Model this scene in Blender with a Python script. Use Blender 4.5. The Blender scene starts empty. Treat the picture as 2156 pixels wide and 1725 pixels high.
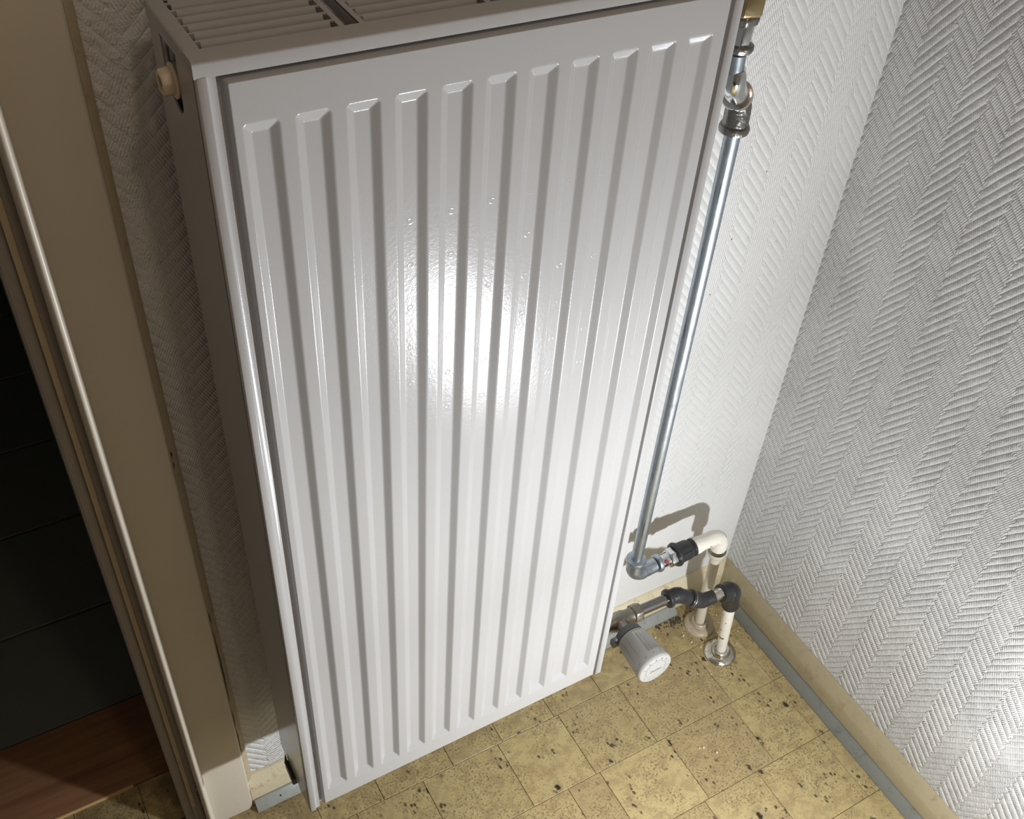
import bpy, math, random
from mathutils import Vector, Matrix, noise
PI = math.pi
S = bpy.context.scene
COL = S.collection
RND = random.Random(7)

# ------------------------------------------------------------------ camera
cd = bpy.data.cameras.new('camera'); cam = bpy.data.objects.new('camera', cd); COL.objects.link(cam)
_r = Vector((0.86711533, -0.49444915, 0.0602581))
_d = Vector((-0.30017501, -0.6152526, -0.72894389))
_f = Vector((0.39749964, 0.61399045, -0.68191624))
_m = Matrix((_r, -_d, -_f)).transposed().to_4x4()
_m.translation = Vector((-0.1787, -0.5613, 1.3432))
cam.matrix_world = _m
cd.sensor_fit = 'HORIZONTAL'; cd.sensor_width = 36.0; cd.lens = 36.0 * 2166.1 / 2156.0
cd.clip_start = 0.01
S.camera = cam

# ------------------------------------------------------------------ light
w = bpy.data.worlds.new('world'); S.world = w; w.use_nodes = True
w.node_tree.nodes['Background'].inputs[0].default_value = (0.10, 0.10, 0.10, 1)
w.node_tree.nodes['Background'].inputs[1].default_value = 0.3

def lamp(name, loc, power, radius, color, kind='POINT'):
    l = bpy.data.lights.new(name, kind); l.energy = power; l.color = color
    l.shadow_soft_size = radius
    o = bpy.data.objects.new(name, l); COL.objects.link(o); o.location = loc
    return o
# work torch lying low in front of the pipes, just outside the frame
lamp('work_torch', (0.426, -0.515, 0.340), 7.6, 0.016, (0.93, 0.955, 1.0))
# extra wide spot added at the torch to brighten the left side
_b = lamp('torch_fill_left', (0.426, -0.515, 0.340), 14.5, 0.016, (0.93, 0.955, 1.0), 'SPOT')
_b.data.spot_size = PI * 0.99; _b.data.spot_blend = 1.0
_b.rotation_euler = Vector((-0.64, 0.74, -0.02)).to_track_quat('-Z', 'Y').to_euler()
_b = lamp('torch_fill_top', (0.426, -0.515, 0.340), 16.0, 0.016, (0.93, 0.955, 1.0), 'SPOT')  # second added spot, lifts the top of radiator and walls
_b.data.spot_size = math.radians(105); _b.data.spot_blend = 1.0
_b.rotation_euler = Vector((-0.26, 0.53, 0.98)).to_track_quat('-Z', 'Y').to_euler()
# weak warm room lamp high behind the photographer
lamp('room_lamp', (0.11, -1.10, 2.32), 7.9, 0.05, (1.0, 0.79, 0.62))

S.view_settings.view_transform = 'Standard'; S.view_settings.look = 'None'
S.view_settings.exposure = 0.0; S.view_settings.gamma = 1.0
S.view_settings.use_curve_mapping = False

# ------------------------------------------------------------------ node expression helper
class NT:
    def __init__(s, name):
        s.mat = bpy.data.materials.new(name); s.mat.use_nodes = True
        s.t = s.mat.node_tree; s.bsdf = s.t.nodes['Principled BSDF']
        s._pos = None
    def node(s, k, **kw):
        n = s.t.nodes.new(k)
        for a, b in kw.items(): setattr(n, a, b)
        return n
    def link(s, a, b):
        if isinstance(a, E): a = a.o
        s.t.links.new(a, b)
    def put(s, v, sock):
        if isinstance(v, E): s.t.links.new(v.o, sock)
        elif hasattr(v, 'is_linked'): s.t.links.new(v, sock)
        else: sock.default_value = v
    def math(s, op, a, b=0.0, c=0.0):
        n = s.node('ShaderNodeMath', operation=op)
        s.put(a, n.inputs[0]); s.put(b, n.inputs[1])
        if op in ('MULTIPLY_ADD', 'SMOOTH_MIN', 'WRAP', 'COMPARE'): s.put(c, n.inputs[2])
        return E(s, n.outputs[0])
    def pos(s):
        if s._pos is None:
            g = s.node('ShaderNodeNewGeometry'); x = s.node('ShaderNodeSeparateXYZ')
            s.t.links.new(g.outputs['Position'], x.inputs[0]); s.P = g.outputs['Position']
            s._pos = tuple(E(s, x.outputs[i]) for i in range(3))
        return s._pos
    def vec(s, x, y, z):
        n = s.node('ShaderNodeCombineXYZ')
        for i, v in enumerate((x, y, z)): s.put(v, n.inputs[i])
        return n.outputs[0]
    def noise(s, scale, detail=2.0, vec=None, rough=0.5, out=0):
        n = s.node('ShaderNodeTexNoise'); s.pos()
        s.t.links.new(vec if vec is not None else s.P, n.inputs['Vector'])
        n.inputs['Scale'].default_value = scale; n.inputs['Detail'].default_value = detail
        n.inputs['Roughness'].default_value = rough
        return E(s, n.outputs[out])
    def voronoi(s, scale, vec=None, feature='F1'):
        n = s.node('ShaderNodeTexVoronoi', feature=feature); s.pos()
        s.t.links.new(vec if vec is not None else s.P, n.inputs['Vector'])
        n.inputs['Scale'].default_value = scale
        return E(s, n.outputs['Distance'])
    def step(s, v, a, b):
        n = s.node('ShaderNodeMapRange', interpolation_type='SMOOTHSTEP')
        s.put(v, n.inputs[0]); n.inputs[1].default_value = a; n.inputs[2].default_value = b
        return E(s, n.outputs[0])
    def mix(s, f, a, b):
        n = s.node('ShaderNodeMix', data_type='RGBA'); s.put(f, n.inputs[0])
        for v, k in ((a, 6), (b, 7)):
            if isinstance(v, tuple): n.inputs[k].default_value = v + (1,) if len(v) == 3 else v
            else: s.link(v, n.inputs[k])
        return E(s, n.outputs[2])
    def bump(s, h, dist, strength=1.0, prev=None):
        n = s.node('ShaderNodeBump'); s.put(h, n.inputs['Height'])
        n.inputs['Distance'].default_value = dist; n.inputs['Strength'].default_value = strength
        if prev is not None: s.t.links.new(prev, n.inputs['Normal'])
        s.t.links.new(n.outputs[0], s.bsdf.inputs['Normal']); return n.outputs[0]
    def color(s, v):
        if isinstance(v, tuple): s.bsdf.inputs['Base Color'].default_value = v + (1,)
        else: s.link(v, s.bsdf.inputs['Base Color'])
    def surf(s, rough=0.5, metal=0.0, spec=None):
        s.put(rough, s.bsdf.inputs['Roughness']); s.put(metal, s.bsdf.inputs['Metallic'])
        if spec is not None: s.bsdf.inputs['Specular IOR Level'].default_value = spec
class E:
    def __init__(s, n, o): s.n = n; s.o = o
    def __add__(s, b): return s.n.math('ADD', s, b)
    def __radd__(s, b): return s.n.math('ADD', b, s)
    def __sub__(s, b): return s.n.math('SUBTRACT', s, b)
    def __rsub__(s, b): return s.n.math('SUBTRACT', b, s)
    def __mul__(s, b): return s.n.math('MULTIPLY', s, b)
    def __rmul__(s, b): return s.n.math('MULTIPLY', b, s)
    def __truediv__(s, b): return s.n.math('DIVIDE', s, b)
    def floor(s): return s.n.math('FLOOR', s)
    def mod(s, b): return s.n.math('FLOORED_MODULO', s, b)
    def abs(s): return s.n.math('ABSOLUTE', s)
    def sin(s): return s.n.math('SINE', s)
    def pow(s, b): return s.n.math('POWER', s, b)
    def gt(s, b): return s.n.math('GREATER_THAN', s, b)
    def mx(s, b): return s.n.math('MAXIMUM', s, b)
    def mn(s, b): return s.n.math('MINIMUM', s, b)

def lin(r, g, b):
    f = lambda c: (c / 255 / 12.92) if c / 255 <= 0.04045 else ((c / 255 + 0.055) / 1.055) ** 2.4
    return (f(r), f(g), f(b))

# ------------------------------------------------------------------ materials
def mat_wallpaper(name, axis, amp=0.00085, spots=()):
    n = NT(name); x, y, z = n.pos()
    u = x if axis == 'x' else y
    cw = 0.0318
    wob = (n.noise(60, 2) - 0.5) * 0.0012
    uu = (u + 0.0245 + wob) / cw if axis == 'y' else (u - 0.004 + wob) / cw
    saw = ((z / 0.0137).mod(1.0) - 0.5)
    stair = saw * 0.20 + (n.noise(160, 1) - 0.5) * 0.16
    uu = uu + stair
    k = uu.floor(); odd = k.mod(2.0).gt(0.5)
    fu = (uu - k) * cw; gu = u + wob
    zz = z + (n.noise(45, 2) - 0.5) * 0.0016
    if axis == 'y': ph1 = zz + gu * 1.40; ph2 = zz - gu * 0.80
    else: ph1 = zz + gu * 1.20; ph2 = zz - gu * 0.95
    ph = ph1 * odd + ph2 * (1.0 - odd)
    ridge = ((ph * (PI / 0.0137)).sin().abs())          # rope-like bars with narrow valleys
    ridge = ridge.pow(0.7)
    al = (gu * (1.0 - odd * 2.0) * 1.1 + zz * 0.55)
    strand = ((al * (2 * PI / 0.0029)).sin() * 0.5 + 0.5)
    edge = n.step((fu / cw - 0.5).abs(), 0.50, 0.46)
    fine = n.noise(520, 3, rough=0.7)
    flat = n.step(n.noise(7, 2), 0.30, 0.55)
    amp2 = n.noise(70, 3, rough=0.7) * 1.1 + 0.45
    h = (ridge * 0.60 * (edge * 0.6 + 0.4) + strand * ridge * 0.34 + fine * 0.42) * amp2 * (flat * 0.35 + 0.65)
    if axis == 'x':
        h = h * (1.0 + n.step(x, 0.0, -0.02) * 1.4)
        # the strip beside the casing: paper wrinkled and painted over
        wr = n.step(x, -0.030, -0.05) * n.step(z, 0.66, 0.86)
        crum = n.noise(30, 5, rough=0.7)
        h = h * (1.0 - wr * 0.62) + crum * wr * 6.0
        h = h * (1.0 - n.step(z, 0.30, 0.16) * n.step(x, 0.1, 0.2) * 0.85)
    n.bump(h, amp)
    c = n.mix(n.noise(5, 3), lin(214, 214, 212), lin(224, 225, 224))
    for (a, b, r) in spots:
        d = ((u - a) * (u - a) + (z - b) * (z - b)).pow(0.5) + (n.noise(400, 1) - 0.5) * 0.0018
        c = n.mix(n.step(d, r, r * 0.4), c, lin(140, 112, 60))
    n.color(c); n.surf(0.42, 0, 0.5)
    return n.mat

def mat_paint(name, rgb, rough=0.4, bump=0.0003, bs=120, dirt=None, chips=None, spec=0.5):
    n = NT(name); n.pos()
    c = n.mix(n.noise(14, 3), tuple(v * 0.95 for v in rgb), tuple(min(1, v * 1.04) for v in rgb))
    if dirt:
        c = n.mix(n.step(n.noise(55, 5, rough=0.7), 0.52, 0.74) * 0.8, c, dirt)
    if chips:
        cc, lo, hi, sc = chips
        c = n.mix(n.step(n.noise(sc, 4, rough=0.6), lo, hi), c, cc)
    n.color(c); n.surf(rough, 0, spec)
    if bump: n.bump(n.noise(bs, 3), bump)
    return n.mat

def mat_enamel():
    n = NT('white radiator enamel'); x, y, z = n.pos()
    n.color(lin(175, 174, 173)); n.surf(0.19, 0, 0.21)
    p = 1 / 30.0
    fx = (x + 0.0113 + p / 2).mod(p) - p / 2
    fz = (z - 0.8230 + 0.0193).mod(0.0386) - 0.0193
    d = (fx * fx + fz * fz).pow(0.5)
    ring = n.step((d - 0.0021).abs(), 0.0009, 0.0001)
    on = n.noise(23, 1)
    zone = n.step(x, 0.05, 0.08) * n.step(x, 0.29, 0.25) * n.step(z, 0.70, 0.74) * n.step(z, 0.98, 0.95)
    h = ring * n.step(on, 0.40, 0.55) * zone * 0.13 + n.noise(300, 2) * 0.12 * (zone * 0.6 + 0.4) + n.noise(800, 1) * 0.05
    n.bump(h, 0.0007)
    return n.mat

def mat_metal(name, rgb, rough, bump=0.0, bs=300, blot=None, streak=None):
    n = NT(name); x, y, z = n.pos()
    c = n.mix(n.noise(90, 3), tuple(v * 0.82 for v in rgb), rgb)
    if blot: c = n.mix(n.step(n.noise(150, 4, rough=0.7), 0.55, 0.72), c, blot)
    if streak:
        v = n.vec(x * 600, y * 600, z * 22)
        c = n.mix(n.step(n.noise(1, 2, vec=v), 0.6, 0.72), c, streak)
    n.color(c); n.surf(n.noise(60, 2) * 0.14 + (rough - 0.07), 1.0)
    if bump: n.bump(n.noise(bs, 3), bump)
    return n.mat

def mat_tile():
    n = NT('cork print vinyl'); x, y, z = n.pos()
    oi = n.node('ShaderNodeObjectInfo'); rnd = E(n, oi.outputs['Random'])
    off = n.vec(x + rnd * 7.3, y + rnd * 3.1, z)
    base = n.mix(n.noise(22, 4, vec=off, rough=0.6), lin(176, 158, 110), lin(198, 183, 132))
    base = n.mix(n.step(rnd + (n.noise(9, 2, vec=off) - 0.5) * 0.7, 0.45, 0.95) * 0.50, base, lin(160, 142, 104))
    base = n.mix(n.step(n.noise(60, 4, vec=off, rough=0.65), 0.42, 0.62) * 0.50, base, lin(144, 126, 92))
    dens = n.step(n.noise(17, 3, vec=off, rough=0.6) + rnd * 0.12, 0.42, 0.62)
    gran = n.step(n.noise(330, 2, vec=off, rough=0.6), 0.50, 0.66)
    base = n.mix(gran * dens * 0.85, base, lin(112, 95, 66))
    gr2 = n.noise(700, 2); base = n.mix(n.step(gr2, 0.45, 0.70) * 0.45, base, lin(130, 108, 70))
    el = n.vec((x + rnd * 3.7) * 1.0 + y * 0.25, (y + rnd * 5.9) * 0.62 - x * 0.2, z)
    v = n.voronoi(150, vec=el) + (n.noise(420, 2) - 0.5) * 0.34
    cl = n.step(n.noise(26, 3, vec=el, rough=0.65), 0.54, 0.63)
    fl = n.step(v, 0.36, 0.20) * cl
    base = n.mix(fl * 0.92, base, lin(58, 48, 40))
    # big dark flecks
    v2 = n.voronoi(58, vec=el) + (n.noise(260, 3) - 0.5) * 0.42
    cl2 = n.step(n.noise(19, 2, vec=off), 0.53, 0.60)
    base = n.mix(n.step(v2, 0.26, 0.15) * cl2, base, lin(50, 42, 36))
    # brown mottling towards the back wall and on the doorway side
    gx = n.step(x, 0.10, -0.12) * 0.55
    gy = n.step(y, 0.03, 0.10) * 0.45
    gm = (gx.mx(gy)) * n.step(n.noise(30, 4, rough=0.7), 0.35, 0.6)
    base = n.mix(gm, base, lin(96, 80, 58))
    n.color(base); n.surf(n.noise(40, 3) * 0.2 + 0.32, 0, 0.4)
    n.bump(n.noise(300, 3) + fl * -0.8, 0.0002)
    return n.mat

def mat_wood():
    n = NT('dark red brown wood'); x, y, z = n.pos()
    v = n.vec(x * 6, y * 130, z * 6)
    g = n.noise(1, 4, vec=v, rough=0.6)
    v3 = n.vec(x * 2, y * 34, z)
    c = n.mix(g, lin(104, 72, 50), lin(150, 112, 80)); c = n.mix(n.step(n.noise(1, 2, vec=v3), 0.5, 0.7) * 0.5, c, lin(92, 58, 40))
    n.color(c); n.surf(0.5, 0, 0.4); n.bump(g, 0.0003)
    return n.mat

M = {}
M['wall_b'] = mat_wallpaper('herringbone wallpaper white', 'x', 0.0010, spots=((0.5755, 0.792, 0.0014), (0.548, 0.713, 0.0017), (0.535, 0.64, 0.0016), (0.62, 0.69, 0.001)))
M['wall_r'] = mat_wallpaper('herringbone wallpaper side', 'y', 0.0037, spots=((0.0117 - 0.02, 0.62, 0.0015),))
M['plain'] = mat_paint('plain room paint', lin(190, 182, 168), 0.7)
M['ceil'] = mat_paint('ceiling paint', lin(200, 194, 184), 0.8)
M['enamel'] = mat_enamel()
M['cream'] = mat_paint('cream gloss paint', lin(212, 205, 189), 0.38, 0.0003, 60)
M['cream3'] = mat_paint('dull beige skirting paint', lin(172, 160, 130), 0.45, 0.0008, 90, dirt=lin(146, 130, 100), chips=(lin(96, 80, 56), 0.74, 0.76, 60))
M['cream2'] = mat_paint('cream skirting paint', lin(216, 206, 176), 0.42, 0.0006, 90, dirt=lin(168, 146, 108), chips=(lin(96, 80, 56), 0.76, 0.78, 60))
M['tan'] = mat_paint('dull tan paint', lin(182, 168, 140), 0.7, 0.0012, 140, dirt=lin(160, 142, 110))
M['jamb'] = mat_paint('grey door frame paint', lin(150, 144, 138), 0.45, 0.0004, 60)
M['strip_dark'] = mat_paint('dark grey painted strip', lin(126, 129, 122), 0.42, 0.0005, 100, dirt=lin(98, 98, 92), chips=(lin(196, 186, 160), 0.72, 0.735, 110))
M['strip'] = mat_paint('grey painted strip', lin(150, 153, 148), 0.4, 0.0004, 100, dirt=lin(118, 118, 112), chips=(lin(206, 196, 170), 0.735, 0.75, 110))
M['tile'] = mat_tile()
M['grout'] = mat_paint('dark joint', lin(84, 70, 48), 0.8)
M['wood'] = mat_wood()
M['rawwood'] = mat_paint('bare wood edge', lin(196, 164, 112), 0.6)
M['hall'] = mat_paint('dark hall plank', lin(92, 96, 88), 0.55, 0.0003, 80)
M['zinc'] = mat_metal('galvanised steel', (0.47, 0.53, 0.58), 0.42, 0.0002, 120, blot=(0.33, 0.37, 0.40), streak=(0.16, 0.18, 0.2))
M['chrome'] = mat_metal('bright chrome', (0.74, 0.76, 0.77), 0.14, 0.0001)
M['castgrey'] = mat_metal('grey malleable iron', (0.30, 0.29, 0.27), 0.36, 0.0010, 260)
M['black'] = NT('black malleable iron'); 
_n = M['black']; _n.pos(); _n.color(_n.mix(_n.noise(120, 3), lin(42, 43, 45), lin(62, 62, 62))); _n.surf(0.36, 0.25); _n.bump(_n.noise(260, 3), 0.0007); M['black'] = _n.mat
M['darksteel'] = mat_metal('dark nickel pipe', (0.30, 0.29, 0.28), 0.22, 0.0002)
M['brass'] = mat_metal('brass', (0.56, 0.44, 0.25), 0.28, 0.0003, 200)
M['valve'] = mat_metal('dull nickel valve body', (0.36, 0.33, 0.28), 0.38, 0.0008, 240)
M['pipewhite'] = mat_paint('flaked white pipe paint', lin(230, 226, 214), 0.4, 0.0009, 120, chips=(lin(80, 74, 64), 0.635, 0.65, 85))
M['pipecream'] = mat_paint('grey cream pipe paint', lin(206, 200, 182), 0.36, 0.0006, 120, chips=(lin(80, 74, 64), 0.72, 0.73, 70))
M['collarA'] = mat_paint('stained cream collar', lin(176, 164, 140), 0.35, 0.0010, 110, dirt=lin(112, 98, 78))
M['collarB'] = mat_metal('worn chrome collar', (0.70, 0.68, 0.62), 0.2, 0.0006, 150, blot=(0.28, 0.25, 0.2))
M['trv'] = mat_paint('light grey plastic', lin(176, 175, 171), 0.42, 0.0, spec=0.4)
M['trvdark'] = mat_paint('dark grey plastic', lin(104, 106, 106), 0.42, 0.0)
M['white'] = mat_paint('white plastic', lin(166, 166, 163), 0.35, 0.0)
M['print'] = mat_paint('grey print', lin(84, 88, 92), 0.5, 0.0)
M['darkhole'] = mat_paint('dark recess', lin(22, 20, 18), 0.8, 0.0)
M['crumb'] = mat_paint('plaster crumb', lin(214, 206, 188), 0.8, 0.0)
M['dirt'] = mat_paint('dark dust', lin(84, 74, 60), 0.95, 0.0)
M['red'] = mat_paint('red paint dab', lin(122, 50, 48), 0.5, 0.0)
M['rubber'] = mat_paint('dark brown clip', lin(58, 50, 44), 0.45, 0.0003)
M['fin'] = mat_metal('convector fin', (0.55, 0.53, 0.50), 0.4)
_n = NT('white convector'); _n.color(lin(190, 186, 178)); _n.surf(0.5); M['fin'] = _n.mat
M['capwhite'] = mat_paint('yellowed white plastic', lin(222, 204, 180), 0.4, 0.0)

# ------------------------------------------------------------------ mesh helpers
class MB:
    def __init__(s): s.v = []; s.f = []; s.sm = []
    def add(s, vs, fs, smooth=False):
        k = len(s.v); s.v += [tuple(p) for p in vs]; s.f += [tuple(i + k for i in f) for f in fs]; s.sm += [smooth] * len(fs)
        return s
    def box(s, a, b):
        x0, y0, z0 = a; x1, y1, z1 = b
        return s.add([(x0,y0,z0),(x1,y0,z0),(x1,y1,z0),(x0,y1,z0),(x0,y0,z1),(x1,y0,z1),(x1,y1,z1),(x0,y1,z1)],
              [(3,2,1,0),(4,5,6,7),(0,1,5,4),(1,2,6,5),(2,3,7,6),(3,0,4,7)])
    def prism(s, prof, p0, p1, ax, ay, closed=True):
        """extrude 2-D profile [(a,b)] from p0 to p1; ax, ay are the profile's axes"""
        p0, p1, ax, ay = map(Vector, (p0, p1, ax, ay)); n = len(prof)
        vs = [p0 + ax * a + ay * b for a, b in prof] + [p1 + ax * a + ay * b for a, b in prof]
        fs = [(i, (i + 1) % n, n + (i + 1) % n, n + i) for i in range(n if closed else n - 1)]
        if closed: fs += [tuple(range(n))[::-1], tuple(range(n, 2 * n))]
        return s.add(vs, fs)
    def lathe(s, prof, o, ax, seg=36, ref=(0.3, 0.2, 0.9), smooth=True, rfun=None):
        """prof [(t along axis, radius)]"""
        o = Vector(o); ax = Vector(ax).normalized(); e1 = ax.cross(Vector(ref)).normalized(); e2 = ax.cross(e1)
        vs = []; fs = []
        for (t, r) in prof:
            for j in range(seg):
                a = 2 * PI * j / seg; rr = r * (rfun(a, t) if rfun else 1)
                vs.append(o + ax * t + (e1 * math.cos(a) + e2 * math.sin(a)) * rr)
        for i in range(len(prof) - 1):
            for j in range(seg):
                k = (j + 1) % seg
                fs.append((i * seg + j, i * seg + k, (i + 1) * seg + k, (i + 1) * seg + j))
        fs.append(tuple(range(seg))[::-1]); fs.append(tuple((len(prof) - 1) * seg + j for j in range(seg)))
        return s.add(vs, fs, smooth)
    def tube(s, pts, rad, seg=28, caps=True):
        pts = [Vector(p) for p in pts]
        if not isinstance(rad, (list, tuple)): rad = [rad] * len(pts)
        vs = []; fs = []; e1 = None
        for i, p in enumerate(pts):
            t = (pts[min(i + 1, len(pts) - 1)] - pts[max(i - 1, 0)]).normalized()
            if e1 is None: e1 = t.orthogonal().normalized()
            else: e1 = (e1 - t * e1.dot(t)).normalized()
            e2 = t.cross(e1)
            for j in range(seg):
                a = 2 * PI * j / seg; vs.append(p + (e1 * math.cos(a) + e2 * math.sin(a)) * rad[i])
        for i in range(len(pts) - 1):
            for j in range(seg):
                k = (j + 1) % seg; fs.append((i * seg + j, i * seg + k, (i + 1) * seg + k, (i + 1) * seg + j))
        if caps: fs.append(tuple(range(seg))[::-1]); fs.append(tuple((len(pts) - 1) * seg + j for j in range(seg)))
        return s.add(vs, fs, True)
    def build(s, name, mat, parent=None, bevel=0.0, seg=2, angle=0.6):
        me = bpy.data.meshes.new(name); me.from_pydata(s.v, [], s.f); me.materials.append(M[mat] if isinstance(mat, str) else mat)
        me.update()
        import bmesh
        bm = bmesh.new(); bm.from_mesh(me); bmesh.ops.recalc_face_normals(bm, faces=bm.faces[:])
        if bevel:
            ed = [e for e in bm.edges if len(e.link_faces) == 2 and e.calc_face_angle(0) > angle]
            bmesh.ops.bevel(bm, geom=ed, offset=bevel, segments=seg, affect='EDGES', profile=0.5, clamp_overlap=True)
        bm.to_mesh(me); bm.free()
        any_s = any(s.sm)
        me.polygons.foreach_set('use_smooth', [True] * len(me.polygons) if (any_s or bevel) else [False] * len(me.polygons))
        me.set_sharp_from_angle(angle=0.75)
        o = bpy.data.objects.new(name, me); COL.objects.link(o)
        if parent is not None:
            o.parent = parent; o.matrix_parent_inverse = parent.matrix_world.inverted()
        return o

def arc(p0, c, p1, r, n=8):
    """fillet of radius r at corner c between p0 and p1"""
    p0, c, p1 = map(Vector, (p0, c, p1)); a = (p0 - c).normalized(); b = (p1 - c).normalized()
    th = a.angle(b); L = r / math.tan(th / 2); A = c + a * L; B = c + b * L
    O = c + (a + b).normalized() * (r / math.sin(th / 2))
    u = A - O; v = B - O; w_ = u.angle(v); out = []
    for i in range(n + 1):
        t = i / n; out.append(O + (u * math.sin((1 - t) * w_) + v * math.sin(t * w_)) / math.sin(w_))
    return out

def meta(o, label=None, cat=None, group=None, kind=None):
    if label: o['label'] = label
    if cat: o['category'] = cat
    if group: o['group'] = group
    if kind: o['kind'] = kind
    return o
def thing(name, loc, label, cat, group=None):
    o = bpy.data.objects.new(name, None); COL.objects.link(o); o.location = loc; o.empty_display_size = 0.02
    o.matrix_world = Matrix.Translation(Vector(loc))
    return meta(o, label, cat, group)

# ------------------------------------------------------------------ room shell
XR = 0.7093; YW = 0.14; YB = -1.75; XL = -1.45; ZC = 2.42
DX = -0.173          # right side of the doorway
flo = MB(); flo.box((XL, YB, -0.06), (XR + 0.1, YW, -0.002)); flo.box((-0.98, YW, -0.06), (DX, 0.228, -0.002))
floor = flo.build('floor', 'grout'); meta(floor, 'yellow ochre cork-print floor of staggered tiles', kind='structure')
wb = MB()
wb.box((DX, YW, -0.06), (XR + 0.1, 0.36, ZC)).box((-0.98, YW, 2.02), (DX, 0.36, ZC)).box((XL, YW, -0.06), (-0.98, 0.36, ZC))
wall_back = wb.build('wall_back', 'wall_b'); meta(wall_back, 'white herringbone wallpapered wall behind the radiator', kind='structure')
wr = MB().box((XR, YB, -0.06), (XR + 0.1, YW, ZC)).build('wall_right', 'wall_r'); meta(wr, 'white embossed herringbone wall to the right of the corner', kind='structure')
meta(MB().box((XL - 0.1, YB, -0.06), (XL, 0.36, ZC)).build('wall_left', 'plain'), kind='structure')
meta(MB().box((XL - 0.1, YB - 0.1, -0.06), (XR + 0.1, YB, ZC)).build('wall_front', 'plain'), kind='structure')
meta(MB().box((XL - 0.1, YB - 0.1, ZC), (XR + 0.1, 0.36, ZC + 0.1)).build('ceiling', 'ceil'), kind='structure')
# dark hall beyond the doorway
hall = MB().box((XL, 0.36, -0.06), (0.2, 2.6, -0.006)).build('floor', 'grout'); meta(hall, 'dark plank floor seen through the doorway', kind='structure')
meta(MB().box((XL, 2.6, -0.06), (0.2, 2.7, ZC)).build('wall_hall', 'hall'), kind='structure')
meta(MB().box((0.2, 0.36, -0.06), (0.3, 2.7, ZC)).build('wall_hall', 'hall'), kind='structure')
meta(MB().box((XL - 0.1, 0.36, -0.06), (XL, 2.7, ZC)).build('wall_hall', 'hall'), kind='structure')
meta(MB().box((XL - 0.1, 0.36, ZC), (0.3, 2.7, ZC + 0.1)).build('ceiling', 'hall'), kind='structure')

# floor tiles: staggered courses
PITCH = 0.1036; Y0 = 0.0530
known = {0: [0.066, 0.171, 0.2495, 0.3355, 0.4195, 0.537, 0.620], 1: [-0.06, 0.025, 0.1235, 0.241, 0.3415, 0.4466, 0.5785 + 0.006, 0.663],
         2: [-0.045, 0.04, 0.157, 0.2945, 0.3469, 0.461, 0.5785, 0.6630], 3: [-0.02, 0.147, 0.23, 0.335, 0.4525, 0.545, 0.662],
         -1: [0.06, 0.20, 0.31, 0.40, 0.50, 0.585]}
cache = {}
def tile_mesh(wd, dp):
    key = (round(wd, 4), round(dp, 4))
    if key not in cache:
        g = 0.00032; c = 0.0004; h = 0.002
        x0, x1, y0, y1 = g, wd - g, g, dp - g
        vs = [(x0, y0, 0), (x1, y0, 0), (x1, y1, 0), (x0, y1, 0), (x0, y0, h - c), (x1, y0, h - c), (x1, y1, h - c), (x0, y1, h - c),
              (x0 + c, y0 + c, h), (x1 - c, y0 + c, h), (x1 - c, y1 - c, h), (x0 + c, y1 - c, h)]
        fs = [(8, 9, 10, 11)] + [(i, (i + 1) % 4, 4 + (i + 1) % 4, 4 + i) for i in range(4)] + [(4 + i, 4 + (i + 1) % 4, 8 + (i + 1) % 4, 8 + i) for i in range(4)]
        me = bpy.data.meshes.new('tile'); me.from_pydata(vs, [], fs); me.materials.append(M['tile']); me.update()
        cache[key] = me
    return cache[key]
def add_tile(x0, x1, y0, y1):
    o = bpy.data.objects.new('tile', tile_mesh(x1 - x0, y1 - y0)); COL.objects.link(o)
    o.location = (x0, y0, -0.002); o.parent = floor
for row in range(-1, 9):
    y1 = Y0 - row * PITCH if row >= 0 else None
    # course 'row' spans [Y0-row*PITCH, Y0-(row-1)*PITCH]
    ya = Y0 - row * PITCH; yb = ya + PITCH
    ya_, yb_ = ya, min(yb, YW)
    js = list(known.get(row, []))
    if not js:
        x = RND.uniform(-0.1, 0.0)
        while x < 0.66:
            js.append(round(x, 4)); x += RND.choice((0.084, 0.105, 0.1175, 0.167))
    x = js[0]
    left = []
    while x > -0.62:
        x -= RND.choice((0.084, 0.105, 0.1175, 0.167)); left.append(round(x, 4))
    xs = left[::-1] + js + [XR]
    if row == -1:
        # this course and the one behind it run into the doorway
        for a, b in zip(xs[:-1], xs[1:]):
            if b <= DX - 0.001: add_tile(a, b, ya, 0.1565)
            elif a < DX < b: add_tile(a, DX, ya, 0.1565); add_tile(DX, b, ya, YW)
            else: add_tile(a, b, ya, YW)
        x = -0.62
        while x < DX:
            x2 = min(x + RND.choice((0.084, 0.105, 0.1175)), DX); add_tile(x, x2, 0.1565, 0.228); x = x2 + 1e-6
        continue
    for a, b in zip(xs[:-1], xs[1:]):
        if b - a > 0.004: add_tile(a, b, ya_, yb_)

# hall planks
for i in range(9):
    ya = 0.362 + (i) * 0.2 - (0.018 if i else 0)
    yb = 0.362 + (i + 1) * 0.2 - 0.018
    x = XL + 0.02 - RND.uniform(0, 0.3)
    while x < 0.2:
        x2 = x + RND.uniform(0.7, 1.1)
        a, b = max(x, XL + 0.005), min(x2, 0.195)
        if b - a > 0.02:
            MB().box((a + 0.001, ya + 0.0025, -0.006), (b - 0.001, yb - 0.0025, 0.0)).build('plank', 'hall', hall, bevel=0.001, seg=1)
        x = x2
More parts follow.
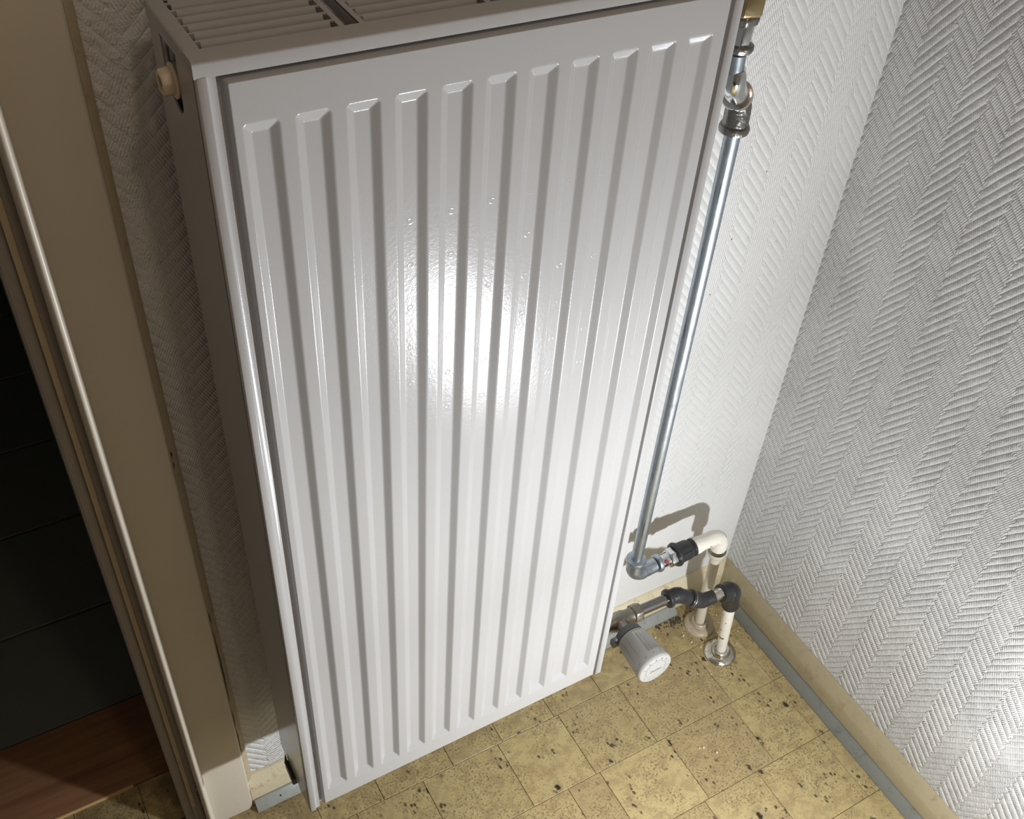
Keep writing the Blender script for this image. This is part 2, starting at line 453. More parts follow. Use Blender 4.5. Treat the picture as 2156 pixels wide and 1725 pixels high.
# threshold
th = MB().box((-0.98, 0.2285, -0.006), (DX, 0.3595, 0.0045)).build('trim_1', 'wood', bevel=0.002)
meta(th, 'dark red-brown wooden threshold board in the doorway', kind='structure')
MB().prism([(0, 0), (0.003, 0), (0.0022, 0.0042), (0.0005, 0.004)], (-0.5, 0.2262, 0), (-0.222, 0.2262, 0), (0, 1, 0), (0, 0, 1)).build('splintered_edge', 'rawwood', th)

# skirtings and cover strips
def skirt_profile(): return [(0, 0), (0.013, 0), (0.0135, 0.040), (0.0125, 0.044), (0.004, 0.060), (0, 0.062)]
b = MB().prism(skirt_profile(), (-0.0905, YW, 0), (XR, YW, 0), (0, -1, 0), (0, 0, 1)).build('baseboard_back', 'cream2', bevel=0.0008)
meta(b, 'cream painted skirting along the wall behind the radiator', kind='structure')
b = MB().prism(skirt_profile(), (XR, YW - 0.002, 0), (XR, YB, 0), (-1, 0, 0), (0, 0, 1)).build('baseboard_right', 'cream3', bevel=0.0008)
meta(b, 'beige skirting along the foot of the right-hand wall', kind='structure')
def strip_profile(): return [(0, 0), (0.0125, 0), (0.012, 0.004), (0.0022, 0.0155), (0, 0.016)]
def strip(name, p0, p1, ax, label, mt='strip'):
    s = MB().prism(strip_profile(), p0, p1, ax, (0, 0, 1)).build(name, mt, bevel=0.0006)
    return meta(s, label, kind='structure')
strip('trim_2', (-0.0885, YW - 0.0136, 0), (-0.029, YW - 0.0136, 0.001), (0, -1, 0), 'short grey painted cover strip beside the door casing')
strip('trim_3', (0.30, YW - 0.0136, 0), (0.603, YW - 0.0136, 0), (0, -1, 0), 'grey cover strip under the thermostatic valve')
strip('trim_4', (XR - 0.0136, 0.115, 0), (XR - 0.0136, YB, 0), (-1, 0, 0), 'long dark grey cover strip along the right-hand skirting', 'strip_dark')
# nail heads on the strips
def nails(parent, pts, nrm):
    for p in pts:
        MB().lathe([(0, 0.0012), (0.0004, 0.0012), (0.0006, 0.0005)], p, nrm, 10).build('nail', 'darkhole', parent)
nails(bpy.data.objects['trim_2'], [(-0.055, YW - 0.0136 - 0.0073, 0.0098)], (0, -0.75, 0.66))
nails(bpy.data.objects['trim_3'], [(0.500, YW - 0.0136 - 0.0073, 0.0098)], (0, -0.75, 0.66))

# door casing and frame (plan profile extruded upwards)
door = bpy.data.objects.new('door_1', None); COL.objects.link(door); door.location = (DX, YW, 0)
door.matrix_world = Matrix.Translation((DX, YW, 0)); meta(door, 'cream painted door frame left of the radiator, flaking at its inner edge', kind='structure')
def up(prof, name, mat, z0=0.0, z1=2.04, bevel=0.0006, parent=door):
    return MB().prism(prof, (0, 0, z0), (0, 0, z1), (1, 0, 0), (0, 1, 0)).build(name, mat, parent, bevel=bevel)
up([(-0.1422, 0.1255), (-0.0925, 0.1255), (-0.0905, 0.128), (-0.0895, 0.139), (-0.1422, 0.139)], 'casing', 'cream')
up([(-0.0904, 0.1285), (-0.0845, 0.134), (-0.0825, 0.1395), (-0.0895, 0.1395)], 'caulk', 'tan', 0.06, 1.9, 0.001)
# bead: half-round
up([(-0.1418 - 0.0048 * (1 - math.cos(a)), 0.1275 - 0.0205 * math.sin(a) ** 0.55) for a in [PI * k / 10 for k in range(11)]] + [(-0.1514, 0.139), (-0.1418, 0.139)], 'bead', 'cream', 0, 2.04, 0)
up([(-0.1585, 0.134), (-0.1514, 0.134), (-0.1514, 0.14), (-0.1585, 0.14)], 'rebate', 'jamb')
up([(-0.1635, 0.1300), (-0.1585, 0.1305), (-0.1585, 0.14), (-0.1635, 0.14)], 'frame_edge', 'tan', 0.06)
up([(-0.1635, 0.1345), (-0.1585, 0.1345), (-0.1585, 0.14), (-0.1635, 0.14)], 'frame_foot', 'jamb', 0, 0.06)
up([(DX, 0.137), (-0.1635, 0.137), (-0.1635, 0.14), (DX - 0.0, 0.14)], 'frame', 'jamb', 0, 2.04)
up([(DX - 0.0012, 0.1385), (DX, 0.1385), (DX, 0.361), (DX - 0.0012, 0.361)], 'jamb', 'jamb', 0, 2.02, 0)
# casing across the top and on the far side, outside the frame
MB().box((-1.06, 0.125, 2.02), (-0.0905, 0.14, 2.085)).build('casing', 'cream', door, bevel=0.001)
MB().box((-1.06, 0.125, 0), (-0.98, 0.14, 2.02)).build('casing', 'cream', door, bevel=0.001)
# chipped paint along the inner edge of the casing foot
ch = MB()
for i in range(34):
    z = 0.004 + i * 0.0036 + RND.uniform(-0.001, 0.001); r = RND.uniform(0.0006, 0.0022)
    ch.lathe([(0, r), (0.0006, r * 0.8)], (-0.1515 + RND.uniform(-0.0006, 0.0008), 0.1252 if RND.random() < .0 else 0.1262, z), (0, -1, 0), 6)
meta(ch.build('flaked_paint', 'dirt', door), kind='stuff')
# crack between casing and wall
ck = MB()
for (z0, z1, wd) in ((0.255, 0.40, 0.0011), (0.20, 0.235, 0.0007), (0.41, 0.43, 0.0008), (0.665, 0.672, 0.0012), (0.650, 0.659, 0.0008), (0.14, 0.19, 0.0005)):
    n_ = 10; L_ = []; R_ = []
    for i in range(n_ + 1):
        t = i / n_; z = z0 + (z1 - z0) * t; x = -0.0893 + noise.noise(Vector((z * 60, 3, 1))) * 0.0006
        h = wd * math.sin(PI * (0.04 + 0.92 * t)) * (0.7 + 0.6 * abs(noise.noise(Vector((z * 190, 0, 0)))))
        L_.append((x - h * 0.5, 0.1280, z)); R_.append((x + h, 0.1296, z))
    k = len(ck.v); ck.add(L_ + R_, [(i, i + 1, n_ + 2 + i, n_ + 1 + i) for i in range(n_)])
ck.build('crack', 'darkhole', door)

# ------------------------------------------------------------------ radiator
rad = thing('radiator', (0.156, 0.05, 0.17), 'tall white ribbed steel panel radiator with a slatted top grille hung on the wall', 'radiator')
RX0, RX1 = -0.0467, 0.3592
PX0, PX1, PZ0, PZ1 = -0.0318, 0.3478, 0.1745, 1.0690   # raised panel outline at its foot
P = 1 / 30.0; RC0 = -0.0113; RZ0, RZ1 = 0.2045, 1.0392; HALF = 0.0123
def ramp(t):                      # 0..1 with rounded shoulders
    t = max(0.0, min(1.0, t)); a = 0.22
    k = 1 / (1 - a)
    if t < a: return k * t * t / (2 * a)
    if t > 1 - a: return 1 - k * (1 - t) ** 2 / (2 * a)
    return k * (t - a / 2)
def sdbox(x, z, cx, cz, hx, hz, r):
    qx = abs(x - cx) - hx + r; qz = abs(z - cz) - hz + r
    return -(math.hypot(max(qx, 0), max(qz, 0)) + min(max(qx, qz), 0) - r)   # positive inside
def depth(x, z):
    # outer bevel of the pressed sheet
    o = sdbox(x, z, (PX0 + PX1) / 2, (PZ0 + PZ1) / 2, (PX1 - PX0) / 2, (PZ1 - PZ0) / 2, 0.003)
    y = 0.0078 * (1 - ramp(o / 0.0036))
    i = round((x - RC0) / P); i = max(0, min(10, i)); cx = RC0 + i * P
    d = sdbox(x, z, cx, (RZ0 + RZ1) / 2, HALF, (RZ1 - RZ0) / 2, 0.0050)
    tx = (HALF - abs(x - cx)) / 0.0074; tz = ((RZ1 - RZ0) / 2 - abs(z - (RZ0 + RZ1) / 2)) / 0.0098
    y += 0.0046 * ramp(min(tx, tz, d / 0.0058))
    return y
xs = [PX0 - 0.0045, PX0 - 0.0002]
x = PX0
while x < RC0 - HALF - 0.001: xs.append(x); x += 0.0005 if x < PX0 + 0.0042 else 0.0012
for i in range(11):
    c = RC0 + i * P
    offs = [-HALF + k * 0.0006 for k in range(13)] + [-0.0048, -0.003, 0, 0.003, 0.0048] + [HALF - k * 0.0006 for k in range(12, -1, -1)]
    xs += [c + o for o in offs] + [c + HALF + 0.0006, c + P - HALF - 0.0006]
xs = [v for v in xs if v < PX1 - 0.0045] + [PX1 - 0.0042 + k * 0.0005 for k in range(9)] + [PX1 + 0.0012]
xs = sorted(set(round(v, 6) for v in xs))
zs = [PZ0 - 0.0005] + [PZ0 + k * 0.0005 for k in range(9)] + [PZ0 + 0.012, PZ0 + 0.02, RZ0 - 0.001] + [RZ0 + k * 0.0006 for k in range(19)] + [RZ0 + 0.013]
zs += [RZ0 + 0.03 + (RZ1 - RZ0 - 0.06) * k / 14 for k in range(15)]
zs += [RZ1 - 0.013] + [RZ1 - k * 0.0006 for k in range(19)][::-1] + [RZ1 + 0.001, RZ1 + 0.01, RZ1 + 0.018] + [PZ1 - k * 0.0005 for k in range(9)][::-1] + [PZ1 + 0.0006]
zs = sorted(set(round(v, 6) for v in zs))
fp = MB(); nx = len(xs)
vs = [(x, depth(x, z), z) for z in zs for x in xs]
fs = [(j * nx + i, j * nx + i + 1, (j + 1) * nx + i + 1, (j + 1) * nx + i) for j in range(len(zs) - 1) for i in range(nx - 1)]
fp.add(vs, fs, True)
me = bpy.data.meshes.new('front_panel'); me.from_pydata(fp.v, [], fp.f); me.materials.append(M['enamel']); me.update()
me.polygons.foreach_set('use_smooth', [True] * len(me.polygons))
fo = bpy.data.objects.new('front_panel', me); COL.objects.link(fo); fo.parent = rad; fo.matrix_parent_inverse = rad.matrix_world.inverted()
# back of the front panel (water panel) and the rear water panel
MB().box((RX0 + 0.009, 0.0095, 0.176), (RX1 - 0.009, 0.0150, 1.062)).build('water_panel', 'enamel', rad, bevel=0.002)
MB().box((RX0 + 0.006, 0.084, 0.176), (RX1 - 0.006, 0.0945, 1.055)).build('water_panel', 'enamel', rad, bevel=0.002)
# convector fins
cv = MB(); prof = []; x = RX0 + 0.012; k = 0
while x < RX1 - 0.02:
    lo, hi = (0.017, 0.046)
    prof += [(x, lo), (x + 0.009, lo), (x + 0.011, hi), (x + 0.020, hi)]; x += 0.022
vs = [(a, b_, 0.20) for a, b_ in prof] + [(a, b_, 1.050) for a, b_ in prof]; n_ = len(prof)
cv.add(vs, [(i, i + 1, n_ + i + 1, n_ + i) for i in range(n_ - 1)])
vs2 = [(a, 0.101 - b_, z) for a, b_, z in vs]; cv.add(vs2, [(i, i + 1, n_ + i + 1, n_ + i) for i in range(n_ - 1)])
cv.build('convector', 'fin', rad)
# left side cover with its notch, and its folded front lip
def side_outline(zt):
    base = [(0.0045, 0.1705), (0.0945, 0.1705), (0.0975, 0.176), (0.0975, zt), (0.0745, zt), (0.0735, 1.0665), (0.0735, 1.058)]
    notch = []
    for k in range(13):
        t = k / 12; a = PI * t
        notch.append((0.0573 + 0.0155 * math.cos(a) - 0.006 * math.sin(a), 1.048 - 0.0205 * math.sin(a) ** 0.8))
    return base + notch + [(0.0405, 1.064), (0.0395, zt), (0.0045, zt)]
def side(x0, x1, mirror=False, name='side_panel'):
    m = MB(); pr = side_outline(1.0712)
    m.prism(pr, (x0, 0, 0), (x1, 0, 0), (0, 1, 0), (0, 0, 1))
    return m.build(name, 'enamel', rad)
sl = side(RX0, RX0 + 0.0012); sr = side(RX1 - 0.0012, RX1)
def lip(x0, x1, s, parent):
    # folded flange seen from the front: flat outer part, small step, inner part
    a = [(0, 0.0060), (0, 0.0022), (0.0010, 0.0010), (0.0062, 0.0008), (0.0070, 0.0018), (0.0078, 0.0030), (0.0124, 0.0032), (0.0126, 0.0085), (0.0118, 0.0085), (0.0116, 0.006)]
    if s < 0: a = [(0, 0.0060), (0, 0.0030), (0.0007, 0.0020), (0.0016, 0.0016), (0.0116, 0.0016), (0.0124, 0.0022), (0.0126, 0.0085), (0.0118, 0.0085), (0.0116, 0.006)]
    w_ = (x1 - x0) / 0.0126
    pr = [((x0 + u * w_) if s > 0 else (x1 - u * w_), v) for u, v in a]
    return MB().prism(pr, (0, 0, 0.1708), (0, 0, 1.0710), (1, 0, 0), (0, 1, 0)).build('front_flange', 'enamel', parent, bevel=0.0003, seg=1)
lip(RX0, -0.0338, 1, sl); lip(0.3497, RX1, -1, sr)
# frame behind the bevel of the sheet
MB().box((RX0 + 0.002, 0.0082, 0.1725), (RX1 - 0.002, 0.0095, 1.071)).build('panel_seam', 'enamel', rad)
# top grille
gr = bpy.data.objects.new('top_grille', None)
CZ = 1.0810; CB = 1.0706; CY0, CY1 = 0.0012, 0.0985
def frame_box(m, x0, x1, y0, y1, z0=CZ - 0.0012, z1=CZ): m.box((x0, y0, z0), (x1, y1, z1))
g = MB()
# skirt of the cap: front, left, right, back with rounded upper edge
def rim(prof_len, p0, p1, ax, dz=0.0):
    pr = [(0, CB), (0, CZ - 0.0028), (0.0004, CZ - 0.0013), (0.0013, CZ - 0.0004), (0.0028, CZ), (prof_len, CZ), (prof_len, CZ - 0.0012), (0.0016, CZ - 0.0025), (0.0012, CB)]
    pr = [(q, h - dz) for q, h in pr]
    g.prism(pr, p0, p1, ax, (0, 0, 1))
rim(0.0155, (RX0 - 0.0006, CY0, 0), (RX1 + 0.0006, CY0, 0), (0, 1, 0))
rim(0.0040, (RX0 - 0.0006, CY1, 0), (RX1 + 0.0006, CY1, 0), (0, -1, 0))
rim(0.0098, (RX0 - 0.0006, CY0 + 0.0012, 0), (RX0 - 0.0006, CY1 - 0.0012, 0), (1, 0, 0), 0.00012)
rim(0.0085, (RX1 + 0.0006, CY0 + 0.0012, 0), (RX1 + 0.0006, CY1 - 0.0012, 0), (-1, 0, 0), 0.00012)
slots_x = [(-0.0370, 0.0485), (0.0650, 0.1500), (0.1665, 0.2515), (0.2680, 0.3505)]
YS0, YS1 = 0.0165, 0.0946
gaps = [(0.0520, 0.0615), (0.1535, 0.1630), (0.2550, 0.2645)]
for a, b_ in gaps:
    frame_box(g, a - 0.0037, a, YS0, YS1); frame_box(g, b_, b_ + 0.0037, YS0, YS1)
    g.box((b_, YS0, CZ - 0.0090), (b_ + 0.0012, YS1, CZ - 0.0005)); g.box((a - 0.0012, YS0, CZ - 0.009), (a, YS1, CZ - 0.0005))
grl = g.build('top_grille', 'enamel', rad, bevel=0.0)
bpy.data.objects.remove(gr)
sp = 0.0118
for (a, b_) in slots_x:
    mesh0 = None
    for k in range(7):
        yb = YS0 + (k + 1) * sp - 0.0002
        if yb > YS1: yb = YS1
        if mesh0 is None:
            pr = [(0, 0), (-0.0020, 0), (-0.0032, -0.0006), (-0.0042, -0.0019), (-0.0049, -0.0040), (-0.0052, -0.0090),
                  (-0.0044, -0.0090), (-0.0041, -0.0042), (-0.0036, -0.0025), (-0.0028, -0.0015), (-0.0018, -0.0010), (0, -0.0010)]
            m = MB(); m.prism(pr, (a + 0.0024, 0, 0), (b_ - 0.0030, 0, 0), (0, 1, 0), (0, 0, 1))
            m.box((a - 0.0005, -0.0022, -0.0011), (a + 0.0024, 0, -0.00002)); m.box((b_ - 0.0030, -0.0022, -0.0011), (b_ + 0.0005, 0, -0.00002))
            m.sm = [True] * len(m.f)
            o = m.build('slat', 'enamel', grl); mesh0 = o
        else:
            o = mesh0.copy(); COL.objects.link(o); o.parent = grl
        o.matrix_parent_inverse = grl.matrix_world.inverted()
        o.location = (0, yb, CZ)
# inner stiffener strips seen through the grille gaps
st = MB()
for y0 in (0.022, 0.060):
    st.box((RX0 + 0.01, y0, CZ - 0.020), (RX1 - 0.01, y0 + 0.013, CZ - 0.019))
st.build('stiffener', 'fin', rad)
# air vent plug on the left side
vp = MB(); ax = (-1, -0.02, 0.0)
nut = MB().lathe([(0, 0.0112), (0.0105, 0.0112)], (-0.0360, 0.052, 1.048), ax, 6, smooth=False).build('vent_nut', 'castgrey', rad, bevel=0.0008)
MB().lathe([(0, 0.0085), (0.004, 0.0085)], (-0.0335, 0.052, 1.048), ax, 24).build('washer', 'chrome', nut)
capo = MB().lathe([(0, 0.0098), (0.0010, 0.0112), (0.0020, 0.0112), (0.0026, 0.0100)], (-0.0462, 0.052, 1.048), ax, 30).build('vent_plug', 'capwhite', rad, bevel=0.0003)
MB().lathe([(0, 0.0092), (0.0066, 0.0086), (0.0074, 0.0078), (0.0074, 0.0050), (0.0046, 0.0048), (0.0044, 0.001)], (-0.0487, 0.052, 1.048), ax, 8, smooth=False).build('plug_head', 'capwhite', capo, bevel=0.0006)
MB().lathe([(0, 0.0040), (0.0015, 0.0040)], (-0.0532, 0.052, 1.048), ax, 18).build('plug_hole', 'darkhole', capo)

# ------------------------------------------------------------------ upper pipe run
VX = 0.4522; VY = 0.078; ZR = 0.2385
up1 = thing('heating_pipe', (VX, VY, ZR), 'bluish galvanised heating pipe dropping right of the radiator, elbows at both ends', 'pipe')
TX, TY = 0.4080, 0.048
MB().lathe([(0, 0.0150), (0.002, 0.0168), (0.022, 0.0168), (0.024, 0.0155), (0.040, 0.0155)], (TX - 0.004, TY, 1.0250), (0.02, 0, 1), 6, ref=(0.9, 0.35, 0), smooth=False).build('union_nut', 'brass', up1, bevel=0.0010)
MB().lathe([(0, 0.0085), (0.003, 0.0132), (0.0085, 0.0142), (0.010, 0.0130)], (TX - 0.003, TY, 1.0145), (0.02, 0, 1), 6, ref=(0.9, 0.6, 0), smooth=False).build('hex_tail', 'castgrey', up1, bevel=0.0008)
MB().lathe([(0, 0.0096), (0.020, 0.0098)], (TX - 0.001, TY, 0.9975), (0, 0, 1), 8, ref=(0.9, 0.2, 0), smooth=False).build('hex_neck', 'chrome', up1, bevel=0.0008)
MB().lathe([(0, 0.0080), (0.001, 0.0108), (0.0038, 0.0122), (0.0066, 0.0118), (0.0085, 0.0092)], (TX, TY, 0.9918), (0, 0, 1), 32).build('collar', 'castgrey', up1)
MB().tube([(TX, TY, 0.990), (TX + 0.001, TY, 0.970)], 0.0073).build('nipple', 'zinc', up1)
E0 = Vector((TX + 0.0015, TY, 0.9770)); C1 = Vector((TX + 0.004, TY + 0.001, 0.9610)); C2 = Vector((VX, VY, 0.9250)); E1 = Vector((VX, VY, 0.9010))
pp = [E0, E0 + (C1 - E0) * .3] + arc(E0, C1, C2, 0.020, 8)
md = C1.lerp(C2, 0.56)
MB().tube(pp + [md], [0.0078, 0.0092] + [0.0100] * (len(pp) - 2) + [0.0112]).build('elbow', 'chrome', up1)
dr = (C2 - C1).normalized()
MB().lathe([(-0.0035, 0.0112), (-0.0025, 0.0135), (0.001, 0.0142), (0.0042, 0.0135), (0.005, 0.0110)], md, dr, 36).build('elbow_ring', 'chrome', up1)
pp = [md + dr * 0.004] + arc(C1, C2, E1 - Vector((0, 0, .03)), 0.016, 8) + [E1]
MB().tube(pp, [0.0100] * 4 + [0.0106, 0.0112, 0.0116, 0.0118, 0.0118, 0.0120, 0.0122][:len(pp) - 4]).build('elbow', 'castgrey', up1)
MB().lathe([(-0.0030, 0.0115), (-0.0022, 0.0138), (0.0012, 0.0146), (0.0040, 0.0138), (0.0052, 0.0115)], (VX, VY, 0.8985), (0, 0, 1), 36).build('elbow_ring', 'castgrey', up1)
MB().tube([(VX, VY, 0.902)] + [(VX + 0.0004 * math.sin(z * 9), VY, z) for z in (0.8, 0.7, 0.6, 0.5, 0.4, 0.3)] + [(VX + .0005, VY, ZR + 0.02)], 0.0078, 32).build('pipe_length', 'zinc', up1)
# lower elbow, long radius
MB().lathe([(-0.003, 0.0112), (-0.002, 0.0132), (0.001, 0.0140), (0.0036, 0.0132), (0.0045, 0.0100)], (VX, VY, ZR + 0.0285), (0, 0, 1), 36).build('elbow_ring', 'zinc', up1)
pp = [Vector((VX, VY, ZR + 0.027))] + arc((VX, VY, ZR + 0.03), (VX, VY, ZR - 0.003), (VX + 0.06, VY, ZR - 0.003), 0.0175, 10) + [Vector((VX + 0.036, VY, ZR - 0.002))]
MB().tube(pp, [0.0112] * 2 + [0.0116] * (len(pp) - 4) + [0.0106, 0.0104], 32).build('elbow', 'zinc', up1)
MB().lathe([(-0.003, 0.0104), (-0.002, 0.0126), (0.0008, 0.0134), (0.0034, 0.0128), (0.0044, 0.0100)], (VX + 0.0405, VY, ZR - 0.001), (1, 0, 0), 36).build('elbow_ring', 'zinc', up1)
hx = MB().lathe([(0, 0.0098), (0.0005, 0.0100), (0.0145, 0.0104)], (VX + 0.0435, VY, ZR - 0.001), (1, 0, 0), 8, ref=(0, .3, .9), smooth=False).build('chrome_nipple', 'chrome', up1, bevel=0.0006)
MB().lathe([(0, 0.0035), (0.0004, 0.0035)], (VX + 0.0500, VY - 0.0078, ZR + 0.0050), (0, -0.84, 0.54), 12).build('paint_dab', 'red', hx)
MB().lathe([(0, 0.0108), (0.001, 0.0140), (0.0105, 0.0142), (0.0120, 0.0120)], (VX + 0.0575, VY, ZR - 0.001), (1, 0, 0), 6, ref=(0, .2, .9), smooth=False).build('hex_nut', 'chrome', up1, bevel=0.0010)
bc = MB().lathe([(0, 0.0135), (0.0006, 0.0168), (0.003, 0.0176), (0.0056, 0.0166), (0.0066, 0.0146), (0.022, 0.0142), (0.0265, 0.0128), (0.0285, 0.0115), (0.0295, 0.0128), (0.0325, 0.0132), (0.034, 0.0105)], (VX + 0.0690, VY, ZR), (1, 0, 0), 40).build('coupling', 'black', up1)
for a in (0.9, 2.6, 4.4):
    MB().box((0, -0.0008, 0.0), (0.017, 0.0008, 0.0153)).build('coupling_rib', 'black', bc)
    o = bpy.data.objects[[q.name for q in COL.objects if q.name.startswith('coupling_rib')][-1]]
    o.matrix_world = Matrix.Translation((VX + 0.0750, VY, ZR)) @ Matrix.Rotation(a, 4, 'X')

# ------------------------------------------------------------------ rear white riser
ris = thing('riser_pipe', (0.6249, 0.084, 0.0), 'white painted riser pipe nearer the back wall, bent into the upper pipe run', 'pipe')
RB = Vector((0.6240, 0.084, 0.004)); RT = Vector((0.6078, 0.079, 0.196))
pts = [RB.lerp(RT, t) for t in (0, .25, .5, .75, .97)]
MB().tube(pts, 0.0079).build('pipe_length', 'pipecream', ris)
A0 = Vector((VX + 0.1015, VY, ZR)); CC = Vector((0.6050, VY, ZR - 0.0005))
pp = [A0, A0 + Vector((0.006, 0, 0)), A0 + Vector((0.016, 0, 0))] + arc(A0, CC, RT, 0.019, 10) + [RT + (CC - RT).normalized() * 0.006]
MB().tube(pp, [0.0118, 0.0125, 0.0108] + [0.0112] * 8 + [0.0116, 0.0122, 0.0124, 0.0124], 32).build('elbow', 'pipewhite', ris)
axr = (RT - RB).normalized()
MB().lathe([(-0.008, 0.0085), (-0.006, 0.0118), (0.0, 0.0134), (0.0035, 0.0136), (0.006, 0.0122)], RT, axr, 36).build('elbow_ring', 'pipecream', ris)
MB().lathe([(0.0044, 0.0127), (0.0046, 0.0133), (0.0120, 0.0130), (0.0126, 0.0116)], RT, axr, 36).build('bare_thread', 'castgrey', ris)

# ------------------------------------------------------------------ front white riser
ris2 = thing('riser_pipe', (0.6223, 0.026, 0.0), 'white painted riser pipe in front, flaking, with a bulging black elbow on top', 'pipe')
FB = Vector((0.6215, 0.0262, 0.004)); FT = Vector((0.6065, 0.0262, 0.134))
MB().tube([FB.lerp(FT, t) for t in (0, .25, .5, .75, 1)], [0.0078, 0.0079, 0.0081, 0.0085, 0.0086]).build('pipe_length', 'pipewhite', ris2)
# ------------------------------------------------------------------ lower pipe run
low = thing('heating_pipe', (0.50, 0.040, 0.19), 'lower heating pipe with two black S-bend elbows above the floor collars', 'pipe')
a0 = Vector((0.4440, 0.045, 0.1975)); 
MB().tube([a0, (0.4990, 0.045, 0.1945)], 0.0076, 32).build('pipe_length', 'darksteel', low)
b0 = Vector((0.4955, 0.045, 0.1945)); b1 = Vector((0.5110, 0.0445, 0.1945)); b2 = Vector((0.5470, 0.029, 0.1765)); b3 = Vector((0.5720, 0.0265, 0.1785))
MB().lathe([(-0.003, 0.0110), (-0.002, 0.0132), (0.001, 0.0138), (0.0035, 0.0130), (0.0045, 0.0110)], b0, (1, 0, 0), 36).build('elbow_ring', 'black', low)
mid = b1.lerp(b2, 0.56); d12 = (b2 - b1).normalized()
pp = [b0 + Vector((0.002, 0, 0))] + arc(b0, b1, b2, 0.018, 8) + [mid]
MB().tube(pp, [0.0112] * 2 + [0.0116] * (len(pp) - 4) + [0.0108, 0.0106], 32).build('elbow', 'black', low)
MB().lathe([(-0.003, 0.0105), (-0.002, 0.0128), (0.0, 0.0133), (0.0012, 0.0130), (0.0015, 0.0108)], mid, d12, 36).build('elbow_ring', 'black', low)
MB().lathe([(0.0012, 0.0122), (0.0030, 0.0124)], mid, d12, 36).build('elbow_seam', 'valve', low)
pp = [mid + d12 * 0.002, mid + d12 * 0.006] + arc(b1, b2, b3, 0.020, 8) + [b3 - Vector((0.006, 0, 0))]
MB().tube(pp, [0.0122, 0.0122, 0.0118] + [0.0112] * 5 + [0.0104] * (len(pp) - 8 - 1) + [0.0098], 32).build('elbow', 'black', low)
MB().tube([b3 - Vector((0.008, 0, 0)), b3 + Vector((0.006, 0, 0))], 0.0088).build('bare_thread', 'collarB', low)
ec = Vector((0.5985, 0.0262, 0.1720))
MB().lathe([(-0.003, 0.0108), (-0.002, 0.0130), (0.0008, 0.0137), (0.0034, 0.0130), (0.0042, 0.0115)], b3 + Vector((0.0075, 0, -0.001)), ec - b3, 36).build('elbow_ring', 'black', low)
pp = [b3 + Vector((0.008, 0, -0.001))] + arc(b3, ec, FT, 0.0145, 10) + [FT + (ec - FT).normalized() * 0.004]
MB().tube(pp, [0.0122, 0.0130, 0.0140] + [0.0150] * 6 + [0.0146, 0.0140, 0.0134, 0.0128][:len(pp) - 9], 36).build('elbow', 'black', low)
MB().lathe([(-0.003, 0.0088), (-0.0015, 0.0122), (0.0016, 0.0132), (0.004, 0.0130), (0.005, 0.0120)], FT, ec - FT, 36).build('elbow_ring', 'black', low)

# floor collars
def collar(loc, mat, label, r, tilt):
    c = thing('pipe_collar', loc, label, 'pipe collar')
    ax = Vector(tilt)
    MB().lathe([(-0.001, r), (0.0012, r), (0.0030, r * 0.97), (0.0052, r * 0.88), (0.0062, r * 0.70), (0.0066, r * 0.64)], loc, ax, 48).build('flange', mat, c)
    MB().lathe([(0.0062, r * 0.62), (0.0085, r * 0.60), (0.0115, r * 0.56), (0.0130, r * 0.50), (0.0125, r * 0.36), (0.0095, r * 0.325)], loc, ax, 48).build('hub', mat, c)
    return c
collar((0.6240, 0.084, 0.0008), 'collarA', 'beige stained round floor collar around the rear riser pipe', 0.0245, (-0.03, 0, 1))
collar((0.6205, 0.0262, 0.0008), 'collarB', 'shiny worn chrome floor collar around the front riser pipe', 0.0250, (-0.05, 0, 1))

# ------------------------------------------------------------------ thermostatic valve
VC = Vector((0.4115, 0.045, 0.1965))
tv = thing('thermostatic_valve', VC, 'grey ribbed thermostatic valve with a white dial face at the radiator foot', 'valve')
MB().lathe([(-0.058, 0.0100), (-0.0565, 0.0130), (-0.040, 0.0134), (-0.0385, 0.0100), (-0.016, 0.0098), (-0.010, 0.0126), (0.008, 0.0126), (0.014, 0.0104), (0.0225, 0.0104)], VC, (1, 0, 0), 36).build('valve_body', 'valve', tv)
MB().lathe([(0, 0.0112), (0.0012, 0.0138), (0.0125, 0.0140), (0.0135, 0.0120)], VC + Vector((0.0225, 0, 0)), (1, 0, 0), 6, ref=(0, .75, .66), smooth=False).build('compression_nut', 'valve', tv, bevel=0.0012)
hd = Vector((0.0, -1, 0.045)).normalized()
MB().lathe([(0.008, 0.0105), (0.018, 0.0105), (0.0185, 0.0122), (0.030, 0.0122)], VC, hd, 32).build('valve_neck', 'valve', tv)
cl = MB().lathe([(0, 0.0150), (0.001, 0.0186), (0.0098, 0.0196), (0.0108, 0.0180)], VC + hd * 0.0205, hd, 48).build('clamp_ring', 'trvdark', tv)
lug = VC + hd * 0.0250 + Vector((-0.0205, 0, -0.0035))
MB().box(lug - Vector((0.006, 0.0050, 0.0065)), lug + Vector((0.005, 0.0050, 0.0050))).build('clamp_lug', 'trvdark', cl, bevel=0.0018)
MB().lathe([(0, 0.0034), (0.0014, 0.0034), (0.0018, 0.0028), (0.0014, 0.0016), (0.0010, 0.0008)], lug + Vector((-0.0004, 0, 0.0048)), (0, 0, 1), 18).build('screw', 'zinc', cl)
